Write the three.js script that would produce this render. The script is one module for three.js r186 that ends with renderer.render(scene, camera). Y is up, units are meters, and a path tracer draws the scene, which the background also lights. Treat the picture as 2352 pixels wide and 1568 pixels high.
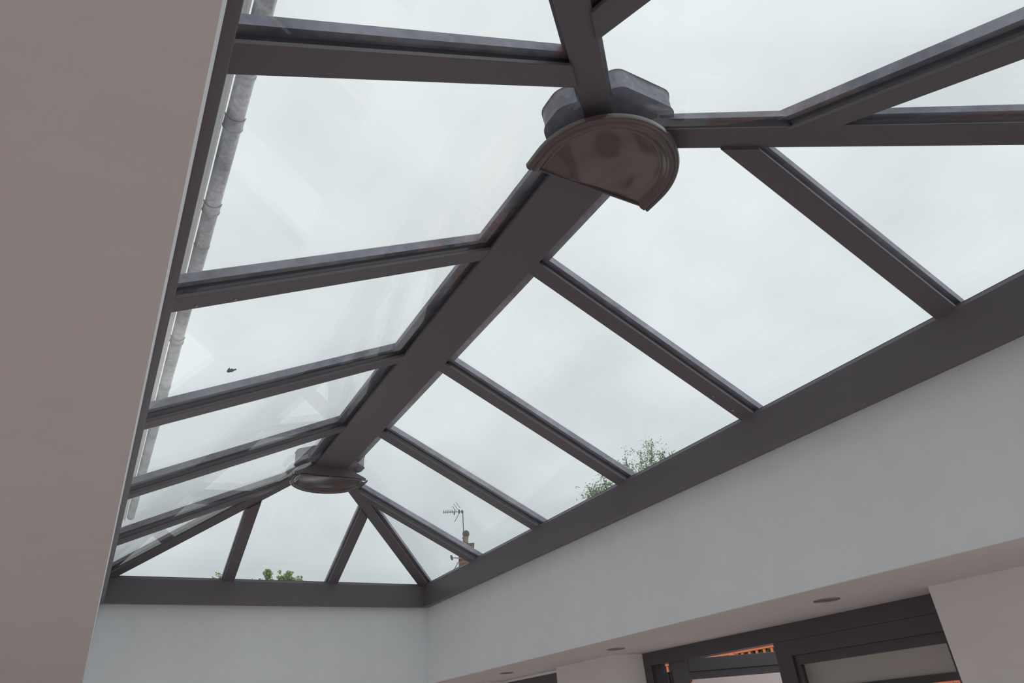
import * as THREE from 'three';
import { mergeGeometries } from 'three/addons/utils/BufferGeometryUtils.js';
import { ImprovedNoise } from 'three/addons/math/ImprovedNoise.js';

// ------------------------------------------------------------------ camera, sky, exposure
const renderer = new THREE.WebGLRenderer({ antialias: true });
renderer.toneMapping = THREE.LinearToneMapping;
renderer.toneMappingExposure = 1.04;
renderer.shadowMap.enabled = true;

const scene = new THREE.Scene();
const camera = new THREE.PerspectiveCamera(53.13, 2352 / 1568, 0.02, 400);
camera.position.set(-1.0146, -0.83854, 4.7779);
camera.up.set(-0.18862, 0.86324, 0.46823);
camera.lookAt(-1.0146 + 0.45295, -0.83854 + 0.49952, 4.7779 - 0.73846);

const noise = new ImprovedNoise();
function fbm(x, y, z, octaves = 5) {
  let a = 0.5, s = 0, f = 1;
  for (let i = 0; i < octaves; i++) { s += a * noise.noise(x * f, y * f, z * f); a *= 0.52; f *= 2.03; }
  return s;
}
// an overcast sky: a bright even cloud layer with soft grey undersides, a little bluer towards the horizon
const SKY_W = 1024, SKY_H = 512, SKY_LEVEL = 0.965;
const skyData = new Float32Array(SKY_W * SKY_H * 4);
for (let j = 0; j < SKY_H; j++) {
  const el = ((j + 0.5) / SKY_H - 0.5) * Math.PI;
  for (let i = 0; i < SKY_W; i++) {
    const az = ((i + 0.5) / SKY_W - 0.5) * 2 * Math.PI;
    const dx = Math.cos(el) * Math.cos(az), dz = Math.cos(el) * Math.sin(az), dy = Math.sin(el);
    const k = 1.9 / (Math.max(dy, 0) + 0.32);
    const c = fbm(dx * k + 29.295, dz * k + 54.514, 17.268, 5), d = fbm(dx * k * 0.45 + 47.023, dz * k * 0.45 + 30.037, 15.622, 4);
    const low = Math.exp(-Math.max(dy, 0) / 0.28);
    const lum = SKY_LEVEL * (1 - 0.57 * low + 0.34 * c + 0.21 * d);
    const o = (j * SKY_W + i) * 4;
    skyData[o] = lum * (0.955 - 0.055 * low); skyData[o + 1] = lum * (1.0 - 0.005 * low); skyData[o + 2] = lum * (1.02 + 0.035 * low); skyData[o + 3] = 1;
  }
}
const skyTexture = new THREE.DataTexture(skyData, SKY_W, SKY_H, THREE.RGBAFormat, THREE.FloatType);
skyTexture.mapping = THREE.EquirectangularReflectionMapping;
skyTexture.magFilter = THREE.LinearFilter; skyTexture.minFilter = THREE.LinearFilter;
skyTexture.needsUpdate = true;
scene.background = skyTexture;

// ------------------------------------------------------------------ dimensions of the lantern (metres; y = 0 under its eaves beam, z runs along the ridge)
const H = 0.14496, S = 0.48152, ZH = 1.00182, ZN = 3.72541, L = 4.72723, HALF = 0.03286, HIP = 0.0369, RW = 0.09468, YR = 0.5805;
const PITCH = 0.7929, Z4 = 0.77782;
const BAYS = [Z4, Z4 + PITCH, Z4 + 2 * PITCH, Z4 + 3 * PITCH, Z4 + 4 * PITCH];
const CEIL = -0.4936, FLOOR = -2.86;

let seed = 20240611;
const rnd = () => { seed = (seed + 0x6d2b79f5) | 0; let t = Math.imul(seed ^ (seed >>> 15), 1 | seed); t = (t + Math.imul(t ^ (t >>> 7), 61 | t)) ^ t; return ((t ^ (t >>> 14)) >>> 0) / 4294967296; };
const V = (x, y, z) => new THREE.Vector3(x, y, z);

// ------------------------------------------------------------------ materials
function noiseTexture(size, fn, srgb = false) {
  const d = new Uint8Array(size * size * 4);
  for (let j = 0; j < size; j++) for (let i = 0; i < size; i++) {
    const c = fn(i / size, j / size), o = (j * size + i) * 4;
    for (let k = 0; k < 3; k++) d[o + k] = Math.max(0, Math.min(255, 255 * (Array.isArray(c) ? c[k] : c)));
    d[o + 3] = 255;
  }
  const t = new THREE.DataTexture(d, size, size);
  t.wrapS = t.wrapT = THREE.RepeatWrapping; t.magFilter = THREE.LinearFilter; t.minFilter = THREE.LinearMipmapLinearFilter; t.generateMipmaps = true;
  if (srgb) t.colorSpace = THREE.SRGBColorSpace;
  t.needsUpdate = true; return t;
}
const tile = (u, v, f, z) => {      // value noise that repeats every f cells, so that no seam shows
  const n = Math.max(2, Math.round(f)), x = u * n, y = v * n, i = Math.floor(x), j = Math.floor(y), fx = x - i, fy = y - j;
  const h = (a, b) => { const t = Math.sin(((a % n) + n) % n * 127.1 + ((b % n) + n) % n * 311.7 + z * 74.7) * 43758.5453; return 2 * (t - Math.floor(t)) - 1; };
  const sx = fx * fx * (3 - 2 * fx), sy = fy * fy * (3 - 2 * fy);
  return (h(i, j) * (1 - sx) + h(i + 1, j) * sx) * (1 - sy) + (h(i, j + 1) * (1 - sx) + h(i + 1, j + 1) * sx) * sy;
};
const plasterBump = noiseTexture(256, (u, v) => 0.5 + 0.3 * tile(u, v, 60, 1) + 0.25 * tile(u, v, 130, 5));
const plasterTone = noiseTexture(256, (u, v) => { const n = 0.975 + 0.006 * tile(u, v, 7, 2) + 0.006 * tile(u, v, 22, 9); return [n, n, n]; }, true);
const powderBump = noiseTexture(256, (u, v) => 0.5 + 0.5 * tile(u, v, 190, 4));
const dirtTone = noiseTexture(256, (u, v) => { const n = 0.84 + 0.10 * tile(u, v, 7, 3) + 0.07 * tile(u, v, 34, 6) + 0.05 * tile(u, v, 80, 2); return [n, n, n * 1.01]; }, true);
const brickTone = noiseTexture(128, (u, v) => {
  const row = Math.floor(v * 8), x = u * 4 + (row % 2) * 0.5, mortar = (v * 8) % 1 < 0.14 || x % 1 < 0.06;
  const n = noise.noise(Math.floor(x) * 3.7, row * 5.1, 1) * 0.16 + noise.noise(u * 40, v * 40, 2) * 0.08;
  return mortar ? [0.62, 0.58, 0.54] : [0.50 + n, 0.35 + n * 0.8, 0.28 + n * 0.7];
}, true);
const oakTone = noiseTexture(256, (u, v) => { const g = tile(u, v * 0.12, 60, 8) * 0.12 + tile(u, v, 6, 2) * 0.08; return [0.92 + g, 0.83 + g, 0.81 + g]; }, true);

const std = (o) => new THREE.MeshStandardMaterial(o);
const M = {
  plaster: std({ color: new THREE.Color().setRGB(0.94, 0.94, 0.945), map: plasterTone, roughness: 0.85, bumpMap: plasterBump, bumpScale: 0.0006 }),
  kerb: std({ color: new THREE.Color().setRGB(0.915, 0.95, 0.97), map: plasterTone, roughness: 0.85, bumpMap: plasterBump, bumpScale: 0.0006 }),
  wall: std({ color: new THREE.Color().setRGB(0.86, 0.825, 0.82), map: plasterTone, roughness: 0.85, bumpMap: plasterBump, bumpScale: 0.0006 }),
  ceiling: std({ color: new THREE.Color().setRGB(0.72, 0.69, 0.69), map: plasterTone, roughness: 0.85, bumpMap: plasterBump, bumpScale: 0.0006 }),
  frame: std({ color: new THREE.Color().setRGB(0.160, 0.143, 0.160), roughness: 0.38, bumpMap: powderBump, bumpScale: 0.00005 }),
  frameSkyLit: std({ color: new THREE.Color().setRGB(0.60, 0.59, 0.69), roughness: 0.5, map: dirtTone }),  // lighter copy of the frame coat: skylight on the outer caps put into the colour
  doorFrame: std({ color: new THREE.Color().setRGB(0.085, 0.078, 0.09), roughness: 0.38 }),
  gasket: std({ color: new THREE.Color().setRGB(0.095, 0.085, 0.100), roughness: 0.7 }),
  boss: new THREE.MeshPhysicalMaterial({ color: new THREE.Color().setRGB(0.125, 0.090, 0.090), roughness: 0.2, clearcoat: 1, clearcoatRoughness: 0.08 }),
  glass: new THREE.MeshPhysicalMaterial({ color: new THREE.Color().setRGB(0.955, 0.97, 0.968), roughness: 0.0, transmission: 1, thickness: 0, ior: 1.5 }),
  doorGlass: new THREE.MeshPhysicalMaterial({ color: new THREE.Color().setRGB(0.93, 0.95, 0.945), roughness: 0.0, transmission: 1, thickness: 0, ior: 1.6 }),
  steel: std({ color: new THREE.Color().setRGB(0.45, 0.43, 0.42), roughness: 0.35, metalness: 0.9 }),
  chrome: std({ color: new THREE.Color().setRGB(0.30, 0.27, 0.25), roughness: 0.35, metalness: 0.8 }),
  lens: std({ color: new THREE.Color().setRGB(0.17, 0.145, 0.135), roughness: 0.3 }),
  whitePlastic: std({ color: new THREE.Color().setRGB(0.88, 0.88, 0.88), roughness: 0.35 }),
  gutter: std({ color: new THREE.Color().setRGB(0.93, 0.95, 1.0), roughness: 0.4, map: dirtTone }),
  blind: new THREE.MeshPhysicalMaterial({ color: new THREE.Color().setRGB(0.70, 0.64, 0.62), roughness: 1, transmission: 0.4, thickness: 0 }),
  paleBlind: std({ color: new THREE.Color().setRGB(0.80, 0.70, 0.70), roughness: 0.9 }),
  black: std({ color: new THREE.Color().setRGB(0.02, 0.02, 0.022), roughness: 0.5 }),
  floor: std({ color: 0xffffff, map: oakTone, roughness: 0.5 }),
  orange: std({ color: new THREE.Color().setRGB(0.86, 0.25, 0.11), roughness: 0.7 }),
  brick: std({ color: 0xffffff, map: brickTone, roughness: 0.9 }),
  render: std({ color: new THREE.Color().setRGB(0.82, 0.82, 0.81), roughness: 0.95 }),
  clay: std({ color: new THREE.Color().setRGB(0.34, 0.24, 0.19), roughness: 0.9 }),
  bark: std({ color: new THREE.Color().setRGB(0.16, 0.13, 0.10), roughness: 0.95 }),
  darkMetal: std({ color: new THREE.Color().setRGB(0.07, 0.07, 0.075), roughness: 0.6 }),
  paving: std({ color: new THREE.Color().setRGB(0.80, 0.70, 0.65), roughness: 0.9 }),
  terrace: std({ color: new THREE.Color().setRGB(0.72, 0.69, 0.65), roughness: 1 }),
  felt: std({ color: new THREE.Color().setRGB(0.42, 0.42, 0.43), roughness: 0.95 }),
  leafDry: std({ color: new THREE.Color().setRGB(0.05, 0.04, 0.035), roughness: 0.9 }),
  leafA: new THREE.MeshPhysicalMaterial({ color: new THREE.Color().setRGB(0.30, 0.40, 0.20), roughness: 0.9, transmission: 0.5, thickness: 0 }),
  leafB: new THREE.MeshPhysicalMaterial({ color: new THREE.Color().setRGB(0.36, 0.47, 0.20), roughness: 0.9, transmission: 0.5, thickness: 0 }),
  hedge: std({ color: new THREE.Color().setRGB(0.09, 0.15, 0.04), roughness: 0.9 }),
};
M.plaster.map = plasterTone;

// ------------------------------------------------------------------ helpers
const used = {};
function numbered(name) { const n = used[name] = (used[name] ?? -1) + 1; return n ? name + '_' + String(n).padStart(3, '0') : name; }
function dress(o) { o.traverse((m) => { if (m.isMesh) { m.castShadow = true; m.receiveShadow = true; } }); return o; }
function thing(name, label, category, pos = [0, 0, 0], turn = 0, group) {
  const o = new THREE.Group(); o.name = numbered(name); o.position.set(...pos); o.rotation.y = turn;
  o.userData = { label, category }; if (group) o.userData.group = group;
  scene.add(o); return o;
}
function structure(name, geos, mat) {
  const o = geos ? new THREE.Mesh(join(geos), mat) : new THREE.Group();
  o.name = name; o.userData.kind = 'structure'; scene.add(o); return o;
}
function join(geos) {
  geos = [].concat(geos).map((g) => { g = g.index ? g.toNonIndexed() : g; for (const k of Object.keys(g.attributes)) if (!['position', 'normal', 'uv'].includes(k)) g.deleteAttribute(k); if (!g.attributes.uv) uvMetres(g); return g; });
  return geos.length === 1 ? geos[0] : mergeGeometries(geos);
}
function part(parent, name, geos, mat, label) {
  const m = new THREE.Mesh(join(geos), mat); m.name = name; if (label) m.userData.label = label; parent.add(m); return m;
}
function uvMetres(g) {               // uv in metres off the dominant axis of each face
  const p = g.attributes.position, n = g.attributes.normal, uv = new Float32Array(p.count * 2);
  for (let i = 0; i < p.count; i++) {
    const ax = Math.abs(n.getX(i)), ay = Math.abs(n.getY(i)), az = Math.abs(n.getZ(i));
    const [a, b] = ax > ay && ax > az ? [p.getZ(i), p.getY(i)] : ay > az ? [p.getX(i), p.getZ(i)] : [p.getX(i), p.getY(i)];
    uv[2 * i] = a; uv[2 * i + 1] = b;
  }
  g.setAttribute('uv', new THREE.BufferAttribute(uv, 2)); return g;
}
function fromTriangles(tris, flipTo = true) {   // tris: flat array of Vector3; made outward-facing by the sign of the volume
  let vol = 0;
  for (let i = 0; i < tris.length; i += 3) vol += tris[i].dot(tris[i + 1].clone().cross(tris[i + 2]));
  const pos = new Float32Array(tris.length * 3);
  for (let i = 0; i < tris.length; i += 3) {
    const t = flipTo && vol < 0 ? [tris[i], tris[i + 2], tris[i + 1]] : [tris[i], tris[i + 1], tris[i + 2]];
    t.forEach((v, k) => v.toArray(pos, (i + k) * 3));
  }
  const g = new THREE.BufferGeometry(); g.setAttribute('position', new THREE.BufferAttribute(pos, 3)); g.computeVertexNormals();
  return uvMetres(g);
}
// a bar of one profile [[u, v], ...] along T, its ends cut by the planes cut0 and cut1 ([point, normal])
function bar(profile, P, T, U, N, cut0, cut1) {
  const ring = (cut) => profile.map(([u, v]) => {
    const b = P.clone().addScaledVector(U, u).addScaledVector(N, v);
    return b.addScaledVector(T, cut[0].clone().sub(b).dot(cut[1]) / T.dot(cut[1]));
  });
  const a = ring(cut0), b = ring(cut1), tris = [], n = profile.length;
  for (let i = 0; i < n; i++) { const j = (i + 1) % n; tris.push(a[i], a[j], b[j], a[i], b[j], b[i]); }
  const o = tris.length && new THREE.Vector3();
  const faces = THREE.ShapeUtils.triangulateShape(profile.map(([u, v]) => new THREE.Vector2(u, v)), []);
  const ccw = THREE.ShapeUtils.isClockWise(profile.map(([u, v]) => new THREE.Vector2(u, v))) ? -1 : 1;
  for (const [i, j, k] of faces) ccw > 0 ? tris.push(a[i], a[k], a[j], b[i], b[j], b[k]) : tris.push(a[i], a[j], a[k], b[i], b[k], b[j]);
  // centre the volume test on the bar
  const c = a[0]; const g = fromTriangles(tris.map((v) => v.clone().sub(c)));
  g.translate(c.x, c.y, c.z); return uvMetres(g);
}
function box(x0, x1, y0, y1, z0, z1, bevel = 0) {
  if (!bevel) { const g = new THREE.BoxGeometry(x1 - x0, y1 - y0, z1 - z0); g.translate((x0 + x1) / 2, (y0 + y1) / 2, (z0 + z1) / 2); return uvMetres(g); }
  const s = new THREE.Shape(), w = x1 - x0 - 2 * bevel, h = y1 - y0 - 2 * bevel;
  s.moveTo(-w / 2, -h / 2); s.lineTo(w / 2, -h / 2); s.lineTo(w / 2, h / 2); s.lineTo(-w / 2, h / 2);
  const g = new THREE.ExtrudeGeometry(s, { depth: z1 - z0 - 2 * bevel, bevelEnabled: true, bevelSize: bevel, bevelThickness: bevel, bevelSegments: 1 });
  g.translate((x0 + x1) / 2, (y0 + y1) / 2, z0 + bevel); return uvMetres(g.toNonIndexed ? g : g);
}
function rod(a, b, r, seg = 8, r2 = r) {
  const d = b.clone().sub(a), g = new THREE.CylinderGeometry(r2, r, d.length(), seg);
  g.applyQuaternion(new THREE.Quaternion().setFromUnitVectors(V(0, 1, 0), d.clone().normalize()));
  g.translate((a.x + b.x) / 2, (a.y + b.y) / 2, (a.z + b.z) / 2); return g;
}

// ------------------------------------------------------------------ the room
const P_T = 0.10;
// white kerb walls that carry the lantern: inner faces lean out a little towards the top
function kerb(name, bottom, top, A, T, len, out) {
  const U = out, N = V(0, 1, 0), prof = [[bottom, CEIL + 0.002], [top, 0.004], [0.12, 0.004], [0.12, CEIL + 0.002]];
  const d0 = V().copy(out).add(T), d1 = V().copy(out).sub(T);
  return structure(name, bar(prof, A, T, U, N, [A, d0], [A.clone().addScaledVector(T, len), d1]), M.kerb);
}
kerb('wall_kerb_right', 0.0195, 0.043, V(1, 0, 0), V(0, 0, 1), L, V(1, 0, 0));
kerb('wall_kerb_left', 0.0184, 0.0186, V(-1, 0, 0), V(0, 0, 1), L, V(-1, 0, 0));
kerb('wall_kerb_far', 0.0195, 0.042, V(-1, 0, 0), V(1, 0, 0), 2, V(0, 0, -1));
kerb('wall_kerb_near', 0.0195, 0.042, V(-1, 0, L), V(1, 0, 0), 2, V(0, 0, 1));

const RX0 = -4.4, RX1 = 1.80, RZ0 = -1.4, RZ1 = 7.6, ROOF = -0.24;
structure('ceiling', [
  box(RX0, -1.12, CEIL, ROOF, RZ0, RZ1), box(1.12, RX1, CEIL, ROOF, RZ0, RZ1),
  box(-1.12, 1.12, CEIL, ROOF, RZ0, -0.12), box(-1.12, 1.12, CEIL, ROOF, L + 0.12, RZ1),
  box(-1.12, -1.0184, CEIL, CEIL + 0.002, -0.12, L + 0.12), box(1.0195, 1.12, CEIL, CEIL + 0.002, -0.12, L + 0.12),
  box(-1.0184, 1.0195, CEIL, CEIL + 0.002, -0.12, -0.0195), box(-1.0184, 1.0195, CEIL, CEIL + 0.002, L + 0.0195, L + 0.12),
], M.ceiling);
structure('roof', [
  box(RX0, -1.12, ROOF, ROOF + 0.04, RZ0, RZ1), box(1.12, RX1 + 0.03, ROOF, ROOF + 0.04, RZ0, RZ1),
  box(-1.12, 1.12, ROOF, ROOF + 0.04, RZ0, -0.12), box(-1.12, 1.12, ROOF, ROOF + 0.04, L + 0.12, RZ1),
], M.felt);
structure('floor', box(RX0, 1.78, FLOOR - 0.15, FLOOR, RZ0, RZ1), M.floor);
const WX0 = 1.48, WX1 = 1.78;
const up = V(0, 1, 0);
function wallBlock(pts, y0, y1) {     // a wall piece from its plan outline [[x, z], ...]
  return bar(pts.map(([x, z]) => [x, z]), V(0, 0, 0), V(0, 1, 0), V(1, 0, 0), V(0, 0, 1), [V(0, y0, 0), up], [V(0, y1, 0), up]);
}
structure('wall_right', [
  wallBlock([[WX0, RZ0], [WX0, 0.03], [1.6, 0.06], [WX1, 0.06], [WX1, RZ0]], FLOOR, CEIL),
  wallBlock([[WX0, 0.902], [1.468, 1.472], [1.66, 1.515], [WX1, 1.515], [WX1, 0.902]], FLOOR, CEIL),
  wallBlock([[WX0, 3.328], [WX0, 4.15], [WX1, 4.15], [WX1, 3.328]], FLOOR, CEIL),
  wallBlock([[WX0, 7.3], [WX0, RZ1], [WX1, RZ1], [WX1, 7.3]], FLOOR, CEIL),
  wallBlock([[WX0, 4.15], [WX0, 7.3], [WX1, 7.3], [WX1, 4.15]], -0.60, CEIL),  // lintel over an unseen opening, added for daylight on the soffit
  wallBlock([[WX0, 0.02], [WX0, 0.91], [WX1, 0.91], [WX1, 0.02]], FLOOR, -1.75),
], M.wall);
structure('wall_far', [box(RX0, -1.3, FLOOR, CEIL, RZ0 - 0.25, RZ0), box(1.2, WX1, FLOOR, CEIL, RZ0 - 0.25, RZ0), box(-1.3, 1.2, -0.62, CEIL, RZ0 - 0.25, RZ0)], M.plaster);  // middle left open out of view, an added gap that brightens the soffit
structure('wall_left', [box(RX0 - 0.25, RX0, FLOOR, CEIL, RZ0 - 0.25, 0.6), box(RX0 - 0.25, RX0, FLOOR, CEIL, 7.1, RZ1 + 0.25), box(RX0 - 0.25, RX0, -0.62, CEIL, 0.6, 7.1)], M.plaster);   // wide unseen opening, added to let more daylight into the room
structure('wall_near', [box(RX0, -4.1, FLOOR, CEIL, RZ1, RZ1 + 0.25), box(1.2, WX1, FLOOR, CEIL, RZ1, RZ1 + 0.25), box(-4.1, 1.2, -0.62, CEIL, RZ1, RZ1 + 0.25)], M.plaster);  // almost all open: an added gap behind the camera that raises indoor daylight

// ------------------------------------------------------------------ the roof lantern
const lantern = thing('roof_lantern', 'large rectangular roof lantern of glass panes in a dark grey aluminium frame', 'roof lantern');
const NS = Math.hypot(1, S);
const SE = S / ZH, NE = Math.hypot(1, SE);
// the four slopes: y of the bars' underside, direction up the slope, normal
const slopes = {
  right: { y: (x, z) => H + S * (1 - x), T: V(-1, S, 0).divideScalar(NS), N: V(S, 1, 0).divideScalar(NS), U: V(0, 0, 1) },
  left: { y: (x, z) => H + S * (1 + x), T: V(1, S, 0).divideScalar(NS), N: V(-S, 1, 0).divideScalar(NS), U: V(0, 0, 1) },
  far: { y: (x, z) => H + SE * z, T: V(0, SE, 1).divideScalar(NE), N: V(0, 1, -SE).divideScalar(NE), U: V(1, 0, 0) },
  near: { y: (x, z) => H + SE * (L - z), T: V(0, SE, -1).divideScalar(NE), N: V(0, 1, SE).divideScalar(NE), U: V(1, 0, 0) },
};
const G0 = 0.016, G1 = 0.040;        // the sealed glass unit lies between these heights above the bars' underside

// eaves beams, each with its black glazing gasket
const beamProfile = [[0.0015, 0.004], [0, 0.0055], [0, H - 0.001], [0.0005, H], [0.0052, H + 0.0108], [0.105, H - 0.037], [0.105, 0.004]];
const gasketProfile = [[0.0056, H + 0.0106], [0.0074, H + 0.0146], [0.09, H - 0.0252], [0.09, H - 0.0292]];
for (const [A, T, len, out] of [[V(1, 0, 0), V(0, 0, 1), L, V(1, 0, 0)], [V(-1, 0, 0), V(0, 0, 1), L, V(-1, 0, 0)], [V(-1, 0, 0), V(1, 0, 0), 2, V(0, 0, -1)], [V(-1, 0, L), V(1, 0, 0), 2, V(0, 0, 1)]]) {
  const c0 = [A, V().copy(out).add(T)], c1 = [A.clone().addScaledVector(T, len), V().copy(out).sub(T)];
  const b = part(lantern, 'eaves_beam', bar(beamProfile, A, T, out, up, c0, c1), M.frame);
  part(b, 'gasket', bar(gasketProfile, A, T, out, up, c0, c1), M.gasket);
}
// glazing bars: a flat box below the glass, a black spine between the panes, a cap outside
const barBox = [[-HALF, 0.0015], [-HALF + 0.0015, 0], [HALF - 0.0015, 0], [HALF, 0.0015], [HALF, 0.0105], [HALF - 0.002, 0.0125], [-HALF + 0.002, 0.0125], [-HALF, 0.0105]];
const gasketBar = [[-HALF + 0.006, 0.0125], [HALF - 0.006, 0.0125], [HALF - 0.006, 0.0158], [0.017, 0.0158], [0.017, 0.041], [-0.017, 0.041], [-0.017, 0.0158], [-HALF + 0.006, 0.0158]];
const CAPW = HALF + 0.004;
const capBar = [[-CAPW, 0.0405], [CAPW, 0.0405], [CAPW, 0.065], [CAPW - 0.004, 0.069], [-CAPW + 0.004, 0.069], [-CAPW, 0.065]];
function glazingBar(sl, x, z, eave, top, topCap) {
  const { y, T, N, U } = slopes[sl], P = V(x, y(x, z), z);
  const out = T.clone().setY(0).normalize().negate();
  const eaveCap = [eave[0].clone().addScaledVector(out, 0.10), eave[1]];
  const b = part(lantern, 'glazing_bar', bar(barBox, P, T, U, N, [eave[0].clone().addScaledVector(out, 0.004), eave[1]], top), M.frame);
  part(b, 'gasket', bar(gasketBar, P, T, U, N, eaveCap, topCap), M.gasket);
  part(b, 'bar_cap', bar(capBar, P, T, U, N, eaveCap, topCap), M.frameSkyLit);
  return b;
}
const hipPlane = (cx, cz, ex, ez, sx, sz, off) => {   // vertical plane along a hip, moved sideways towards (sx, sz)
  const d = V(ex - cx, 0, ez - cz).normalize(), n = V(-d.z, 0, d.x); if (n.x * sx + n.z * sz < 0) n.negate();
  return [V(cx, 0, cz).addScaledVector(n, off), n];
};
const screwShape = new THREE.LatheGeometry([[0, 0], [0.0045, 0], [0.0045, 0.001], [0.0035, 0.0026], [0.0016, 0.0032], [0.0012, 0.0022], [0, 0.002]].map(([a, b]) => new THREE.Vector2(a, b)), 14);
const sideBars = {};
for (const sx of [1, -1]) BAYS.forEach((z, i) => {
  const sl = sx > 0 ? 'right' : 'left', n = V(1, 0, 0);
  let top = [V(sx * (RW - 0.006), 0, 0), n], topCap = [V(sx * 0.12, 0, 0), n];
  if (i === 0) { top = hipPlane(sx, 0, 0, ZH, sx, 1, HIP - 0.004); topCap = hipPlane(sx, 0, 0, ZH, sx, 1, 0.03); }
  if (i === 4) { top = hipPlane(sx, L, 0, ZN, sx, -1, HIP - 0.004); topCap = hipPlane(sx, L, 0, ZN, sx, -1, 0.03); }
  const b = sideBars[sl + i] = glazingBar(sl, sx, z, [V(sx, 0, 0), n], top, topCap);
  if ((sx > 0 && (i === 3 || i === 1)) || (sx < 0 && (i === 3 || i === 1))) for (const ax of [0.855, 0.945]) {
    const { N, y } = slopes[sl];
    const g = screwShape.clone(); g.applyQuaternion(new THREE.Quaternion().setFromUnitVectors(V(0, 1, 0), N.clone().negate()));
    g.translate(sx * ax, y(sx * ax), z + (sx < 0 ? -0.019 : -0.012));
    part(b, 'screw', g, M.steel);
  }
});
for (const end of ['far', 'near']) for (const sx of [-1, 1]) {
  const far = end === 'far', cz = far ? 0 : L, ez = far ? ZH : ZN, n = V(0, 0, 1), dz = far ? -1 : 1;
  glazingBar(end, sx / 3, cz, [V(0, 0, cz), n], hipPlane(sx, cz, 0, ez, 0, dz, HIP - 0.004), hipPlane(sx, cz, 0, ez, 0, dz, 0.03));
}
// hips
const KH = 0.325;
const hipBox = [[-HIP, 0.001], [-HIP + 0.001, 0], [HIP - 0.001, 0], [HIP, 0.001], [HIP, 0.004], [0.030, 0.0075], [0.014, 0.012], [-0.014, 0.012], [-0.030, 0.0075], [-HIP, 0.004]];
const hipGasket = [[-0.03, 0.0072], [-0.014, 0.0118], [0.014, 0.0118], [0.03, 0.0072], [0.03, 0.009], [0.016, 0.013], [0.016, 0.040], [-0.016, 0.040], [-0.016, 0.013], [-0.03, 0.009]];
const hipCap = [[-0.046, 0.030], [0, 0.0445], [0.046, 0.030], [0.047, 0.048], [0.041, 0.055], [0.014, 0.067], [-0.014, 0.067], [-0.041, 0.055], [-0.047, 0.048]];
for (const [cz, ez] of [[0, ZH], [L, ZN]]) for (const sx of [-1, 1]) {
  const A = V(sx, H, cz), B = V(0, H + S, ez), T = B.clone().sub(A).normalize(), U = V(T.z, 0, -T.x).normalize(), N = U.clone().cross(T); if (N.y < 0) N.negate();
  const flat = T.clone().setY(0).normalize();
  const c0 = [A.clone().addScaledVector(flat, -0.012), flat], cc = [A.clone().addScaledVector(flat, -0.13), flat], c1 = [B.clone().addScaledVector(flat, -0.03), flat];
  const b = part(lantern, 'hip_bar', bar(hipBox, A, T, U, N, c0, c1), M.frame);
  part(b, 'gasket', bar(hipGasket, A, T, U, N, cc, c1), M.gasket);
  part(b, 'bar_cap', bar(hipCap, A, T, U, N, cc, c1), M.frameSkyLit);
}
// ridge
{
  const g = (x, v) => H + S * (1 - Math.abs(x)) + v * NS;   // height of the side slopes v above the bars' underside
  const ends = [[V(0, 0, ZH - 0.03), V(0, 0, 1)], [V(0, 0, ZN + 0.03), V(0, 0, 1)]];
  const sym = (half) => [...half, ...half.slice().reverse().filter(([x]) => x !== 0).map(([x, y]) => [-x, y])];
  const r = part(lantern, 'ridge_beam', bar(sym([[RW - 0.002, YR], [RW, YR + 0.002], [RW, g(RW, 0.0105)], [RW - 0.004, g(RW - 0.004, 0.0125)], [0.03, g(0.03, 0.0125)]]), V(0, 0, 0), V(0, 0, 1), V(1, 0, 0), up, ...ends), M.frame);
  part(r, 'gasket', bar(sym([[RW - 0.006, g(RW - 0.006, 0.0126)], [RW - 0.006, g(RW - 0.006, 0.0158)], [0.058, g(0.058, 0.0158)], [0.058, g(0.058, 0.041)], [0, g(0, 0.041)]]).concat([[0, g(0, 0.0126)]]), V(0, 0, 0), V(0, 0, 1), V(1, 0, 0), up, ...ends), M.gasket);
  part(r, 'ridge_cap', bar(sym([[0.07, g(0.07, 0.041)], [0.140, g(0.140, 0.041)], [0.140, g(0.140, 0.060)], [0.130, g(0.130, 0.066)], [0.05, g(0.05, 0.068)], [0.04, g(0.04, 0.066)]]), V(0, 0, 0), V(0, 0, 1), V(1, 0, 0), up, ...ends), M.frameSkyLit);
}
// sealed glass units
function clip(poly, a, b, c) {       // keeps the part of a convex outline [[x, z], ...] where a x + b z >= c
  const out = [], f = ([x, z]) => a * x + b * z - c;
  poly.forEach((p, i) => {
    const q = poly[(i + 1) % poly.length], fp = f(p), fq = f(q);
    if (fp >= 0) out.push(p);
    if (fp * fq < 0) { const t = fp / (fp - fq); out.push([p[0] + t * (q[0] - p[0]), p[1] + t * (q[1] - p[1])]); }
  });
  return out;
}
function pane(sl, poly) {
  if (poly.length < 3) return;
  const { y, N } = slopes[sl];
  const at = ([x, z], v) => V(x, y(x, z), z).addScaledVector(N, v), tris = [], n = poly.length;
  const lo = poly.map((p) => at(p, G0)), hi = poly.map((p) => at(p, G1));
  for (let i = 1; i < n - 1; i++) tris.push(lo[0], lo[i], lo[i + 1], hi[0], hi[i + 1], hi[i]);
  for (let i = 0; i < n; i++) { const j = (i + 1) % n; tris.push(lo[i], hi[j], lo[j], lo[i], hi[i], hi[j]); }
  const c = lo[0], g = fromTriangles(tris.map((v) => v.clone().sub(c))); g.translate(c.x, c.y, c.z);
  part(lantern, 'pane', uvMetres(g), M.glass);
}
const E = 0.075, BITE = 0.0185;
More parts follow.
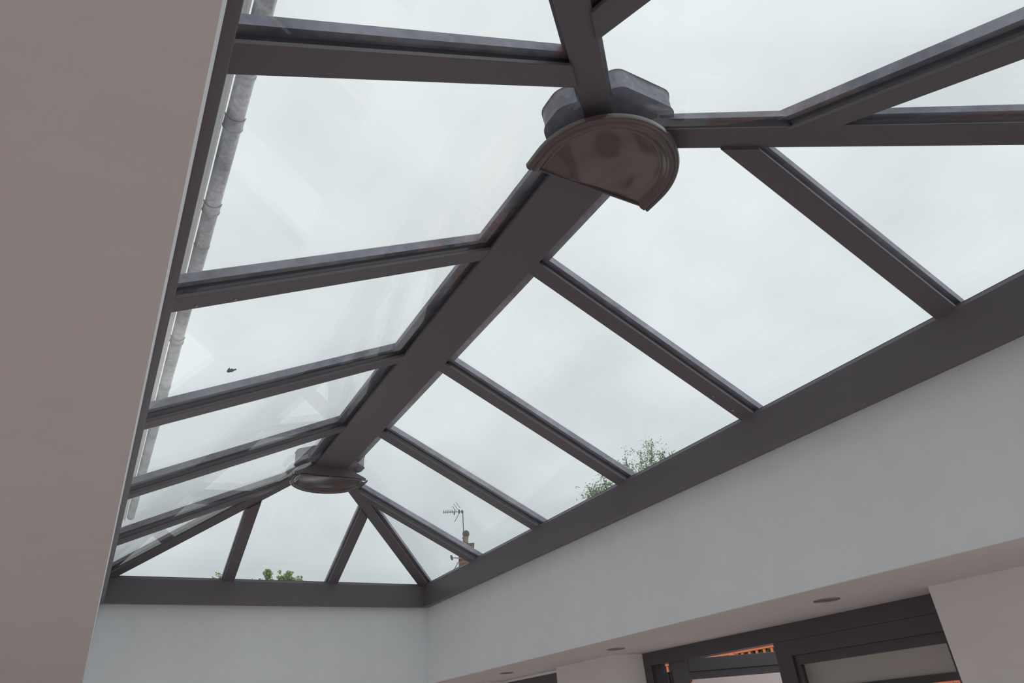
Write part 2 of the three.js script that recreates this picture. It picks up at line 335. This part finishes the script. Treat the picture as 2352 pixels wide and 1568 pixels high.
{
  const hipN = 1 / Math.hypot(1, ZH), insets = BITE;
  for (const sx of [1, -1]) {
    const whole = [[sx * (1 + E), -E * 0 - E], [sx * (1 + E), L + E], [sx * 0.062, L + E], [sx * 0.062, -E]];
    const zs = [-9, ...BAYS, 99];
    for (let i = 0; i < 6; i++) {
      let p = whole;
      // inside the two hips: far hip z >= ZH (1 - |x|), near hip likewise
      p = clip(p, sx * ZH * hipN, hipN, ZH * hipN + insets);
      p = clip(p, sx * (L - ZN) * hipN, -hipN, (L - ZN) * hipN - L * hipN + insets);
      p = clip(p, 0, 1, zs[i] + BITE); p = clip(p, 0, -1, -(zs[i + 1] - BITE));
      pane(sx > 0 ? 'right' : 'left', p);
    }
  }
  for (const far of [true, false]) {
    const f = far ? 1 : -1, z0 = far ? 0 : L;
    const xs = [-99, -1 / 3, 1 / 3, 99];
    for (let i = 0; i < 3; i++) {
      let p = [[-1.2, z0 - f * E], [1.2, z0 - f * E], [1.2, z0 + f * (ZH - 0.05)], [-1.2, z0 + f * (ZH - 0.05)]];
      for (const sx of [1, -1]) p = clip(p, -sx * ZH * hipN, -f * hipN, -(ZH + f * z0) * hipN + insets);
      p = clip(p, 1, 0, xs[i] + BITE); p = clip(p, -1, 0, -(xs[i + 1] - BITE));
      pane(far ? 'far' : 'near', p);
    }
  }
}
// boss covers under both ends of the ridge: a shallow horseshoe dish with a moulded rim, open towards the ridge
function bossCover(zc, dir) {        // dir: +1 rounds towards +z
  const R = 0.217, cut = -0.060, path = [];
  const STEP = 40;
  path.push([-R, cut, -1, 0], [-R, cut / 2, -1, 0]);
  for (let i = 0; i <= STEP; i++) { const a = Math.PI - Math.PI * i / STEP; path.push([R * Math.cos(a), R * Math.sin(a), Math.cos(a), Math.sin(a)]); }
  path.push([R, cut / 2, 1, 0], [R, cut, 1, 0]);
  const prof = [[0, 0.527], [0, 0.517], [0.002, 0.512], [0.006, 0.5085], [0.011, 0.5075], [0.0135, 0.5085], [0.0145, 0.512], [0.0175, 0.5125], [0.019, 0.509], [0.024, 0.5085], [0.031, 0.5105], [0.036, 0.5145], [0.0375, 0.519], [0.042, 0.5195], [0.0435, 0.523], [0.048, 0.5245], [0.054, 0.525]];
  const rows = prof.map(([d, y]) => path.map(([x, z, nx, nz]) => [x - nx * d, y, z - nz * d]));
  const inner = rows[rows.length - 1];
  for (const f of [0.82, 0.62, 0.42, 0.22, 0.02]) rows.push(inner.map(([x, y, z]) => [x * f, y, cut + (z - cut) * f]).map(([x, y, z]) => [x, 0.5252 + 0.0018 * Math.sin(17 * x + 23 * z + 1) + 0.0014 * Math.sin(31 * x - 14 * z), z]));
  const cols = path.length, pos = [], idx = [];
  const layer = (dy) => { const base = pos.length / 3; rows.forEach((r, k) => r.forEach(([x, y, z]) => pos.push(x, y + (k < 1 ? 0 : dy), zc + dir * z))); return base; };
  const inset = 0.003, b0 = layer(0), b1 = (() => { const base = pos.length / 3; rows.forEach((r, k) => r.forEach(([x, y, z], i) => { const [, , nx, nz] = path[i]; pos.push(x - (k < 5 ? nx * inset : 0), y + (k < 1 ? 0 : inset), zc + dir * (z - (k < 5 ? nz * inset : 0))); })); return base; })();
  for (let k = 0; k < rows.length - 1; k++) for (let i = 0; i < cols - 1; i++) {
    const q = [k * cols + i, k * cols + i + 1, (k + 1) * cols + i + 1, (k + 1) * cols + i];
    const face = (base, flip) => { const [a, b, c, d] = q.map((n) => n + base); flip ? idx.push(a, c, b, a, d, c) : idx.push(a, b, c, a, c, d); };
    face(b0, dir > 0); face(b1, dir < 0);
  }
  for (const i of [0, cols - 1]) for (let k = 0; k < rows.length - 1; k++) idx.push(b0 + k * cols + i, b0 + (k + 1) * cols + i, b1 + (k + 1) * cols + i, b0 + k * cols + i, b1 + (k + 1) * cols + i, b1 + k * cols + i);
  const g = new THREE.BufferGeometry(); g.setAttribute('position', new THREE.Float32BufferAttribute(pos, 3)); g.setIndex(idx); g.computeVertexNormals();
  return g;
}
const coverNear = part(lantern, 'boss_cover', bossCover(ZN - 0.035, 1), M.boss, 'glossy horseshoe cover with a moulded rim under the ridge end');
const coverFar = part(lantern, 'boss_cover', bossCover(ZH - 0.040, -1), M.boss, 'glossy horseshoe cover with a moulded rim under the ridge end');
for (const [zc, dir] of [[ZN, 1], [ZH, -1]]) {
  const s = new THREE.Shape(), pts = [[-0.20, -0.02], [-0.20, 0.06], [-0.088, 0.195], [0.088, 0.195], [0.20, 0.06], [0.20, -0.02], [0.10, -0.12], [-0.10, -0.12]];
  const r = 0.02;
  pts.forEach((p, i) => {              // rounded corners
    const a = pts[(i + 7) % 8], b = pts[(i + 1) % 8], to = (q) => { const l = Math.hypot(q[0] - p[0], q[1] - p[1]); return [p[0] + (q[0] - p[0]) / l * r, p[1] + (q[1] - p[1]) / l * r]; };
    const [ax, ay] = to(a), [bx, by] = to(b);
    i ? s.lineTo(ax, ay) : s.moveTo(ax, ay); s.quadraticCurveTo(p[0], p[1], bx, by);
  });
  const g = new THREE.ExtrudeGeometry(s, { depth: 0.062, bevelEnabled: true, bevelSize: -0.004, bevelThickness: 0.004, bevelOffset: 0.0, bevelSegments: 2, curveSegments: 6 });
  g.rotateX(Math.PI / 2 * (dir > 0 ? 1 : 1)); if (dir < 0) g.scale(1, 1, -1);
  g.translate(0, 0.665, zc);
  if (dir < 0) { const ix = g.index ? g.toNonIndexed() : g; const p = ix.attributes.position, n = ix.attributes.normal; for (let i = 0; i < p.count; i += 3) { for (const at of [p, n]) { const t = [at.getX(i + 1), at.getY(i + 1), at.getZ(i + 1)]; at.setXYZ(i + 1, at.getX(i + 2), at.getY(i + 2), at.getZ(i + 2)); at.setXYZ(i + 2, ...t); } } ix.computeVertexNormals(); part(lantern, 'finial_cap', ix, M.frameSkyLit); } else part(lantern, 'finial_cap', g, M.frameSkyLit);
  // the plate that closes the gap between ridge and cover
  const zp = dir > 0 ? ZN - 0.035 - 0.058 : ZH - 0.040 + 0.058;
  part(lantern, 'boss_plate', bar([[-0.206, 0.519], [0.206, 0.519], [0.206, 0.534], [RW - 0.002, YR + 0.004], [-RW + 0.002, YR + 0.004], [-0.206, 0.534]], V(0, 0, 0), V(0, 0, 1), V(1, 0, 0), up, [V(0, 0, zp - 0.002), V(0, 0, 1)], [V(0, 0, zp + 0.002), V(0, 0, 1)]), M.frame);
  // the hub block on which hips and ridge meet
  const hub = new THREE.CylinderGeometry(0.10, 0.10, 0.09, 8); hub.translate(0, 0.625, zc + dir * 0.01);
  part(lantern, 'hub', hub, M.frame);
}

// bits lying on the glass
{
  const sl = slopes.left, o = thing('leaf_scrap', 'small dark scrap of leaf stuck on the outside of the glass near the gutter', 'leaf');
  const s = new THREE.Shape();
  [[-0.020, -0.003], [-0.013, 0.003], [-0.010, 0.000], [-0.002, 0.006], [0.004, 0.005], [0.007, 0.012], [0.010, 0.009], [0.012, -0.001], [0.005, -0.008], [-0.002, -0.007], [-0.008, -0.009], [-0.012, -0.005]].forEach(([a, b], i) => (i ? s.lineTo(a * 1.1, b * 2) : s.moveTo(a * 1.1, b * 2)));
  const g = new THREE.ExtrudeGeometry(s, { depth: 0.0012, bevelEnabled: false });
  g.applyMatrix4(new THREE.Matrix4().makeBasis(V(0, 0, 1).cross(sl.N).normalize(), V(0, 0, 1), sl.N));
  o.position.set(-0.7799, H + S * (1 - 0.7799) + 0.0414 * NS, 2.5708);
  part(o, 'blade', g, M.leafDry);
  const t = thing('twig', 'tiny curled black twig lying on the glass beside the tree tops', 'twig', [0.963, 0.2125, 2.061]);
  const c = new THREE.CatmullRomCurve3([V(0.004, 0.004, -0.012), V(-0.004, 0.006, -0.009), V(-0.006, 0.009, -0.002), V(0.002, 0.006, 0.006), V(0.008, 0.0, 0.013)]);
  part(t, 'stem', new THREE.TubeGeometry(c, 16, 0.0011, 6), M.leafDry);
}

// ------------------------------------------------------------------ downlights in the soffit
{
  const ring = new THREE.LatheGeometry([[0.030, 0.004], [0.032, -0.001], [0.038, -0.0035], [0.0445, -0.003], [0.0465, -0.001], [0.0465, 0.0005]].map(([a, b]) => new THREE.Vector2(a, b)), 40);
  const lens = new THREE.LatheGeometry([[0, -0.0022], [0.008, -0.002], [0.010, -0.0008], [0.022, -0.0006], [0.033, -0.0012]].map(([a, b]) => new THREE.Vector2(a, b)), 32);
  const spots = [[1.274, 3.0665, 'unlit round metal downlight in the soffit above the closed glazed door leaf'], [1.2961, 1.759, 'unlit round downlight in the soffit beside the narrow plain wall pier'], [1.2618, 0.6694, 'unlit round downlight in the soffit beside the recessed window']];
  const t = thing('downlight', spots[0][2], 'downlight', [spots[0][0], CEIL - 0.0005, spots[0][1]], 0, 'downlights in the soffit');
  part(t, 'ring', ring, M.chrome); part(t, 'lens', lens, M.lens);
  for (const [x, z, label] of spots.slice(1)) { const c = t.clone(); c.name = numbered('downlight'); c.position.set(x, CEIL - 0.0005, z); c.userData = { ...t.userData, label }; scene.add(c); }
}

// ------------------------------------------------------------------ glazed doors and the window in the wall beside them
const DX = 1.66;
{
  const d = structure('door_1');
  part(d, 'frame_head', box(DX, DX + 0.075, -0.56, CEIL - 0.0005, 1.50, 3.45, 0.002), M.doorFrame);
  part(d, 'jamb', [box(DX, DX + 0.075, FLOOR, -0.5605, 1.516, 1.575, 0.002), box(DX + 0.02, DX + 0.075, FLOOR, -0.5605, 1.575, 1.605)], M.doorFrame);
  // closed leaf
  const leaf = part(d, 'leaf_frame', [box(DX, DX + 0.07, FLOOR + 0.02, -0.561, 2.438, 2.523, 0.002), box(DX, DX + 0.07, FLOOR + 0.02, -0.561, 3.225, 3.34, 0.002), box(DX, DX + 0.07, -0.622, -0.561, 2.523, 3.225, 0.002), box(DX, DX + 0.07, FLOOR + 0.02, FLOOR + 0.12, 2.523, 3.225, 0.002)], M.doorFrame);
  part(leaf, 'glazing_bead', [box(DX + 0.016, DX + 0.03, -0.66, -0.6225, 2.523, 3.225, 0.002), box(DX + 0.016, DX + 0.03, FLOOR + 0.12, -0.66, 2.523, 2.543, 0.002), box(DX + 0.016, DX + 0.03, FLOOR + 0.12, -0.66, 3.206, 3.225, 0.002)], M.doorFrame);
  part(d, 'pane', box(DX + 0.032, DX + 0.050, FLOOR + 0.10, -0.63, 2.50, 3.24), M.doorGlass);
  // the leaf that stands open, turned outwards on its hinge
  const e = structure('door_2'); e.position.set(1.728, 0, 1.640); e.rotation.y = -Math.atan2(0.50, 0.86);
  const W = 0.92, T0 = -0.548;
  part(e, 'leaf_frame', [box(0, 0.09, FLOOR + 0.02, T0, 0, 0.07, 0.002), box(W - 0.09, W, FLOOR + 0.02, T0, 0, 0.07, 0.002), box(0.09, W - 0.09, T0 - 0.062, T0, 0, 0.07, 0.002), box(0.09, W - 0.09, FLOOR + 0.02, FLOOR + 0.12, 0, 0.07, 0.002)], M.doorFrame);
  part(e, 'glazing_bead', [box(0.09, W - 0.09, T0 - 0.098, T0 - 0.0625, 0.006, 0.055, 0.002)], M.doorFrame);
  part(e, 'pane', box(0.085, W - 0.085, FLOOR + 0.1, T0 - 0.07, 0.028, 0.046), M.doorGlass);
  part(e, 'hinge', rod(V(-0.012, -0.73, 0.004), V(-0.012, -0.60, 0.004), 0.011, 12), M.doorFrame);
  const b = thing('roller_blind', 'grey fabric roller blind lowered a little behind the closed glazed door leaf', 'blind', [DX + 0.095, 0, 2.865]);
  part(b, 'fabric', box(-0.001, 0.001, -0.754, -0.585, -0.43, 0.43), M.blind);
  part(b, 'bottom_bar', box(-0.010, 0.010, -0.779, -0.7525, -0.435, 0.435, 0.003), M.black);
  part(b, 'roller', rod(V(0, -0.583, -0.44), V(0, -0.583, 0.44), 0.018, 16), M.blind);
  part(b, 'pull', new THREE.SphereGeometry(0.012, 12, 8).translate(-0.016, -0.772, -0.03), M.whitePlastic);
  const p = thing('roller_blind', 'pale pink roller blind on the outward open glazed door leaf', 'blind', [1.728, 0, 1.640], e.rotation.y);
  part(p, 'fabric', box(0.10, W - 0.10, -1.6, T0 - 0.10, 0.056, 0.058), M.paleBlind);
  part(p, 'bottom_bar', box(0.10, W - 0.10, -1.62, -1.60, 0.050, 0.064, 0.002), M.whitePlastic);
}
{
  const w = structure('window_1');
  part(w, 'head_trim', box(1.585, 1.62, -0.507, CEIL - 0.0005, 0.055, 0.93, 0.001), M.whitePlastic);
  part(w, 'window_frame', [box(1.60, 1.67, -0.575, -0.5075, 0.06, 0.93, 0.002), box(1.60, 1.67, -1.75, -0.575, 0.06, 0.125, 0.002), box(1.60, 1.67, -1.75, -0.575, 0.84, 0.905, 0.002), box(1.60, 1.67, -1.75, -1.68, 0.125, 0.84, 0.002)], M.doorFrame);
  part(w, 'pane', box(1.625, 1.645, -1.69, -0.565, 0.115, 0.85), M.doorGlass);
}

// ------------------------------------------------------------------ outside: the upper storey of the house with its gutter
{
  const h = structure('wall_upper', [box(-4.65, -1.422, ROOF + 0.04, 2.80, -7.6, 7.85), box(-4.65, -1.422, FLOOR - 0.2, ROOF + 0.04, -7.6, -1.66)], M.render);
  const so = thing('eaves_board', 'pale painted soffit and fascia boards running beside the outside gutter', 'eaves', [0, 0, 0]);
  part(so, 'soffit', box(-1.42, -0.932, 2.60, 2.615, -7.6, 7.85), M.whitePlastic);
  part(so, 'fascia', box(-0.932, -0.918, 2.58, 2.80, -7.6, 7.85), M.whitePlastic);
  const gt = thing('gutter', 'long weathered grey half round gutter seen through the glass along the eaves', 'gutter', [-0.853, 2.655, 0]);
  const half = (r, z0, z1, lip) => { const p = []; for (let i = 0; i <= 18; i++) { const a = Math.PI + Math.PI * i / 18; p.push([r * Math.cos(a), r * Math.sin(a)]); } for (let i = 18; i >= 0; i--) { const a = Math.PI + Math.PI * i / 18; p.push([(r - 0.004) * Math.cos(a), (r - 0.004) * Math.sin(a)]); } return bar(p, V(0, 0, 0), V(0, 0, 1), V(1, 0, 0), up, [V(0, 0, z0), V(0, 0, 1)], [V(0, 0, z1), V(0, 0, 1)]); };
  let z0 = 7.8;
  for (const z1 of [1.386, 0.51, -1.53, -3.6, -7.6]) { part(gt, 'channel', half(0.055, z1 + 0.002, z0 - 0.002), M.gutter); z0 = z1; }
  for (const z of [1.386, 0.51, -1.53, -3.6]) part(gt, 'union', [half(0.0605, z - 0.05, z + 0.05), half(0.064, z - 0.052, z - 0.042), half(0.064, z + 0.042, z + 0.052)], M.gutter);
  for (const z of [1.78, 0.02, -0.75, -2.6]) part(gt, 'bracket', half(0.0585, z - 0.009, z + 0.009), M.gutter);
}
structure('ground', box(-60, 70, FLOOR - 0.7, FLOOR - 0.20, -70, 60), M.terrace);
structure('patio', box(1.78, 5.9, FLOOR - 0.21, FLOOR - 0.10, -7, 12), M.paving);

// ------------------------------------------------------------------ orange trellis fence beyond the open door
{
  const f = thing('trellis_fence', 'orange stained timber fence with square trellis seen through the open door', 'fence', [6, 0, 0]);
  const top = 0.10, x = 0;
  for (const z of [-3.92, -2.02, -0.16, 1.70]) part(f, 'post', box(-0.03, 0.05, FLOOR - 0.16, top + 0.05, z - 0.045, z + 0.045, 0.004), M.orange);
  for (let k = 0; k < 3; k++) {
    const a = [-3.92, -2.02, -0.16][k] + 0.046, b = [-2.02, -0.16, 1.70][k] - 0.046;
    part(f, 'top_rail', box(-0.02, 0.02, -0.150, top, a, b, 0.003), M.orange);
    part(f, 'bottom_rail', box(-0.02, 0.02, -0.64, -0.53, a, b, 0.003), M.orange);
    const n = 15;
    for (let i = 1; i < n; i++) part(f, 'lattice_bar', box(-0.012, 0.0, -0.53, -0.155, a + (b - a) * i / n - 0.018, a + (b - a) * i / n + 0.018), M.orange);
    for (const y of [-0.28, -0.40]) part(f, 'lattice_bar', box(0.0, 0.012, y - 0.018, y + 0.018, a, b), M.orange);
    for (let i = 0; i < 12; i++) part(f, 'board', box(-0.01, 0.008, FLOOR - 0.14, -0.64, a + (b - a) * i / 12 + 0.002, a + (b - a) * (i + 1) / 12 - 0.002, 0.002), M.orange);
  }
}
// leaves as small folded blades, all of one plant in one mesh
function leafCloud(points, size, fold = 0.25) {
  const pos = [];
  for (const p of points) {
    const d = V(rnd() - 0.5, rnd() - 0.6, rnd() - 0.5).normalize(), w = V(rnd() - 0.5, rnd() - 0.5, rnd() - 0.5).cross(d).normalize(), n = d.clone().cross(w), s = size * (0.6 + 0.8 * rnd());
    const a = p.clone().addScaledVector(d, -s * 0.5), b = p.clone().addScaledVector(d, s * 0.5), m = p.clone().addScaledVector(n, -s * fold * 0.4);
    const l = p.clone().addScaledVector(w, s * 0.32).addScaledVector(d, -s * 0.08), r = p.clone().addScaledVector(w, -s * 0.32).addScaledVector(d, -s * 0.08);
    for (const t of [[a, l, m], [m, l, b], [a, m, r], [m, b, r]]) for (const v of t) pos.push(v.x, v.y, v.z);
  }
  const g = new THREE.BufferGeometry(); g.setAttribute('position', new THREE.Float32BufferAttribute(pos, 3)); g.computeVertexNormals(); return uvMetres(g);
}
{
  const h = thing('hedge', 'dark green leafy hedge growing behind the orange trellis', 'hedge', [7.0, 0, -1.2]);
  const pts = []; for (let i = 0; i < 16000; i++) pts.push(V((rnd() - 0.5) * 0.8, FLOOR + (1 - 0.55 * rnd() * rnd()) * 3.25 * (0.93 + 0.07 * Math.sin(i)), (rnd() - 0.5) * 6.6));
  const lf = part(h, 'foliage', leafCloud(pts, 0.11), M.hedge); lf.userData.kind = 'stuff';
  part(h, 'stem', Array.from({ length: 12 }, (_, i) => rod(V(0, FLOOR - 0.2, -3 + i * 0.55), V(0.1, -0.4, -3 + i * 0.55 + 0.1), 0.03, 6, 0.012)), M.bark);
}
function tree(name, label, base, limbs, leafSize, leafMat, twigR) {
  const t = thing(name, label, 'tree', base);
  const wood = [], pts = [];
  for (const l of limbs) {
    const c = new THREE.CatmullRomCurve3(l.points.map((p) => V(...p)));
    wood.push(new THREE.TubeGeometry(c, 14, l.r, 6));
    for (let i = 0; i < (l.twigs ?? 0); i++) {
      const q = c.getPoint(0.25 + 0.75 * rnd()), d = V(rnd() - 0.5, rnd() * 0.9 - 0.15, rnd() - 0.5).normalize(), e = q.clone().addScaledVector(d, l.reach * (0.4 + rnd()));
      wood.push(rod(q, e, twigR, 5, twigR * 0.5));
      for (let k = 0; k < l.leaves; k++) { const f = 0.15 + 0.85 * rnd(); pts.push(q.clone().lerp(e, f).add(V(rnd() - 0.5, rnd() - 0.55, rnd() - 0.5).multiplyScalar(l.spread))); }
    }
  }
  const trunk = limbs.filter((l) => l.trunk).map((l) => { const c = new THREE.CatmullRomCurve3(l.points.map((p) => V(...p))); return new THREE.TubeGeometry(c, 20, l.r * 1.2, 10); });
  if (trunk.length) part(t, 'trunk', trunk, M.bark);
  part(t, 'branches', wood, M.bark);
  const f = part(t, 'foliage', leafCloud(pts, leafSize), leafMat); f.userData.kind = 'stuff';
  return t;
}
{ // airy young tree whose thin sprays show over the eaves beam
  const b = [7.2, FLOOR - 0.2, -5.2], up0 = -FLOOR + 0.2, limbs = [{ trunk: true, r: 0.07, points: [[0, 0, 0], [0.05, 2.5, 0.05], [0.0, 4.4, 0], [0.1, 5.6, 0.1]], twigs: 90, reach: 0.55, leaves: 10, spread: 0.14 }];
  const tips = [[-0.35, 0.28, -0.45], [-0.15, 0.42, -0.2], [0.05, 0.62, 0.0], [0.2, 0.75, 0.15], [0.42, 0.86, 0.35], [0.62, 1.02, 0.5], [0.66, 0.55, 0.55], [0.75, 0.78, 0.6], [0.9, 0.6, 0.7], [-0.5, 0.05, -0.3], [0.3, 0.45, 0.5], [-0.25, 0.15, -0.35], [-0.3, 0.05, -0.4], [-0.1, 0.2, -0.15], [0.1, 0.3, 0.1], [0.35, 0.4, 0.3], [0.55, 0.5, 0.45], [0.2, 0.3, 0.2], [-0.2, 0.2, -0.3]];
  for (const [x, y, z] of tips) limbs.push({ r: 0.006, points: [[0.03, 4.6, 0.02], [x * 0.5, 5.3 + y * 0.3, z * 0.5], [x * 0.85, 5.75 + y * 0.7, z * 0.85], [x, 6.0 + y, z]], twigs: 46, reach: 0.22, leaves: 11, spread: 0.13 });
  tree('birch_tree', 'airy light green tree whose thin leafy sprays rise just over the eaves beam', b, limbs, 0.036, M.leafA, 0.0022);
}
{ // round topped trees far off
  const mk = (x, z, tops, label) => {
    const limbs = [{ trunk: true, r: 0.14, points: [[0, 0, 0], [0.05, 2.5, 0], [0, 4.5, 0.1], [0.05, 5.7, 0]], twigs: 60, reach: 0.9, leaves: 9, spread: 0.35 }];
    for (const [dx, y, n] of tops) limbs.push({ r: 0.009, points: [[0, 4.6, 0], [dx * 0.6, 5.4, 0.1], [dx, y - 0.42 - FLOOR, 0], [dx + 0.02, y - 0.09 - FLOOR + 0.2, 0.02]], twigs: Math.round(n * 2), reach: 0.15, leaves: 14, spread: 0.11 });
    tree('broadleaf_tree', label, [x, FLOOR - 0.2, z], limbs, 0.085, M.leafB, 0.004);
  };
  mk(3.3, -16.8, [[-0.62, 3.78, 8], [-0.40, 3.72, 10], [-0.18, 3.98, 26], [-0.05, 3.76, 16], [0.2, 3.88, 16], [0.42, 3.94, 30], [0.52, 3.82, 20], [0.78, 3.90, 20], [0.3, 3.72, 20], [0.74, 3.72, 14]], 'broad green treetop showing over the far eaves beam between two glazing bars');
  mk(1.85, -17.0, [[0.0, 3.84, 12], [-0.12, 3.72, 6], [0.12, 3.74, 8]], 'small sliver of green treetop beside a far glazing bar');
}
// ------------------------------------------------------------------ chimney and aerials of a house in the distance
{
  const e = V(0.905, 0, 0.427), n = V(-0.427, 0, 0.905), at = (a, y, b = 0) => V(9.62, 0, -16.75).addScaledVector(e, a).addScaledVector(n, b).setY(y);
  const turned = (a0, a1, y0, y1, b0, b1) => { const g = new THREE.BoxGeometry(a1 - a0, y1 - y0, b1 - b0); g.translate((a0 + a1) / 2, (y0 + y1) / 2, (b0 + b1) / 2); uvMetres(g); g.applyMatrix4(new THREE.Matrix4().makeBasis(e, up, n)); return g; };
  const c = thing('chimney', 'brick chimney stack of a distant house with a round clay pot', 'chimney', [9.62, 0, -16.75]);
  part(c, 'stack', turned(-0.26, 0.20, FLOOR, 4.92, -0.25, 0.25), M.brick);
  part(c, 'corbel', [turned(-0.30, 0.29, 4.92, 4.99, -0.3, 0.3), turned(-0.28, 0.25, 4.86, 4.92, -0.28, 0.28)], M.brick);
  const pot = new THREE.LatheGeometry([[0.13, 4.99], [0.10, 5.05], [0.095, 5.22], [0.115, 5.24], [0.115, 5.27], [0.09, 5.28]].map(([r, y]) => new THREE.Vector2(r, y)), 20); pot.translate(0, 0, 0);
  part(c, 'pot', pot, M.clay);
  const cowl = new THREE.SphereGeometry(0.125, 20, 14); cowl.translate(0.02, 5.385, 0.01);
  part(c, 'cowl', cowl, M.darkMetal);
  const a = thing('television_aerial', 'thin television aerial on a mast above the chimney pot', 'aerial', [0, 0, 0]);
  const A = (x, y, b = 0) => at(x, y, b);
  part(a, 'mast', rod(A(-0.06, 4.5, 0.34), A(-0.065, 6.10, 0.34), 0.016, 8), M.darkMetal);
  part(a, 'boom', rod(A(-0.74, 6.095, 0.34), A(-0.03, 6.075, 0.34), 0.013, 8), M.darkMetal);
  part(a, 'clamp', [rod(A(-0.09, 6.03, 0.34), A(-0.09, 6.13, 0.34), 0.03, 8), rod(A(-0.19, 6.02, 0.34), A(-0.19, 6.15, 0.34), 0.028, 8)], M.darkMetal);
  for (let i = 0; i < 7; i++) { const x = -0.73 + i * 0.062; part(a, 'director', rod(A(x - 0.01, 6.09 + (i % 2) * 0.0, 0.18), A(x + 0.01, 6.115, 0.50), 0.010, 6), M.darkMetal); }
  part(a, 'dipole', rod(A(-0.36, 5.98, 0.34), A(-0.36, 6.10, 0.34), 0.022, 8), M.darkMetal);
  for (const [x, y] of [[-0.42, 6.30], [-0.375, 6.38], [-0.30, 6.44]]) part(a, 'reflector_rod', rod(A(x, y, 0.34), A(x + 0.15, y - 0.23, 0.34), 0.0075, 6), M.darkMetal);
  for (const [x, y] of [[-0.36, 5.72], [-0.355, 5.735]]) part(a, 'reflector_rod', rod(A(x, y, 0.34), A(x + 0.17, y + 0.31, 0.34), 0.009, 6), M.darkMetal);
  part(a, 'bracket', [rod(A(-0.06, 4.80, 0.255), A(-0.06, 4.80, 0.33), 0.012, 6), rod(A(-0.06, 4.56, 0.255), A(-0.06, 4.56, 0.33), 0.012, 6)], M.darkMetal);
  const d = thing('dish_aerial', 'small dark dish on an arm at the side of the distant chimney', 'aerial');
  part(d, 'arm', [rod(A(-0.275, 4.55, 0.1), A(-0.44, 4.58, 0.1), 0.014, 6)], M.darkMetal);
  const dish = new THREE.LatheGeometry([[0, 0], [0.05, 0.01], [0.09, 0.035], [0.095, 0.04], [0.05, 0.02], [0, 0.012]].map(([r, y]) => new THREE.Vector2(r, y)), 18); dish.rotateZ(1.9); const q = A(-0.46, 4.59, 0.1); dish.translate(q.x, q.y, q.z);
  part(d, 'dish', dish, M.darkMetal);
  part(d, 'stay', rod(A(-0.275, 4.42, 0.1), A(-0.44, 4.14, 0.1), 0.012, 6), M.darkMetal);
}

scene.traverse((m) => { if (m.isMesh) { m.castShadow = true; m.receiveShadow = true; } });
renderer.render(scene, camera);
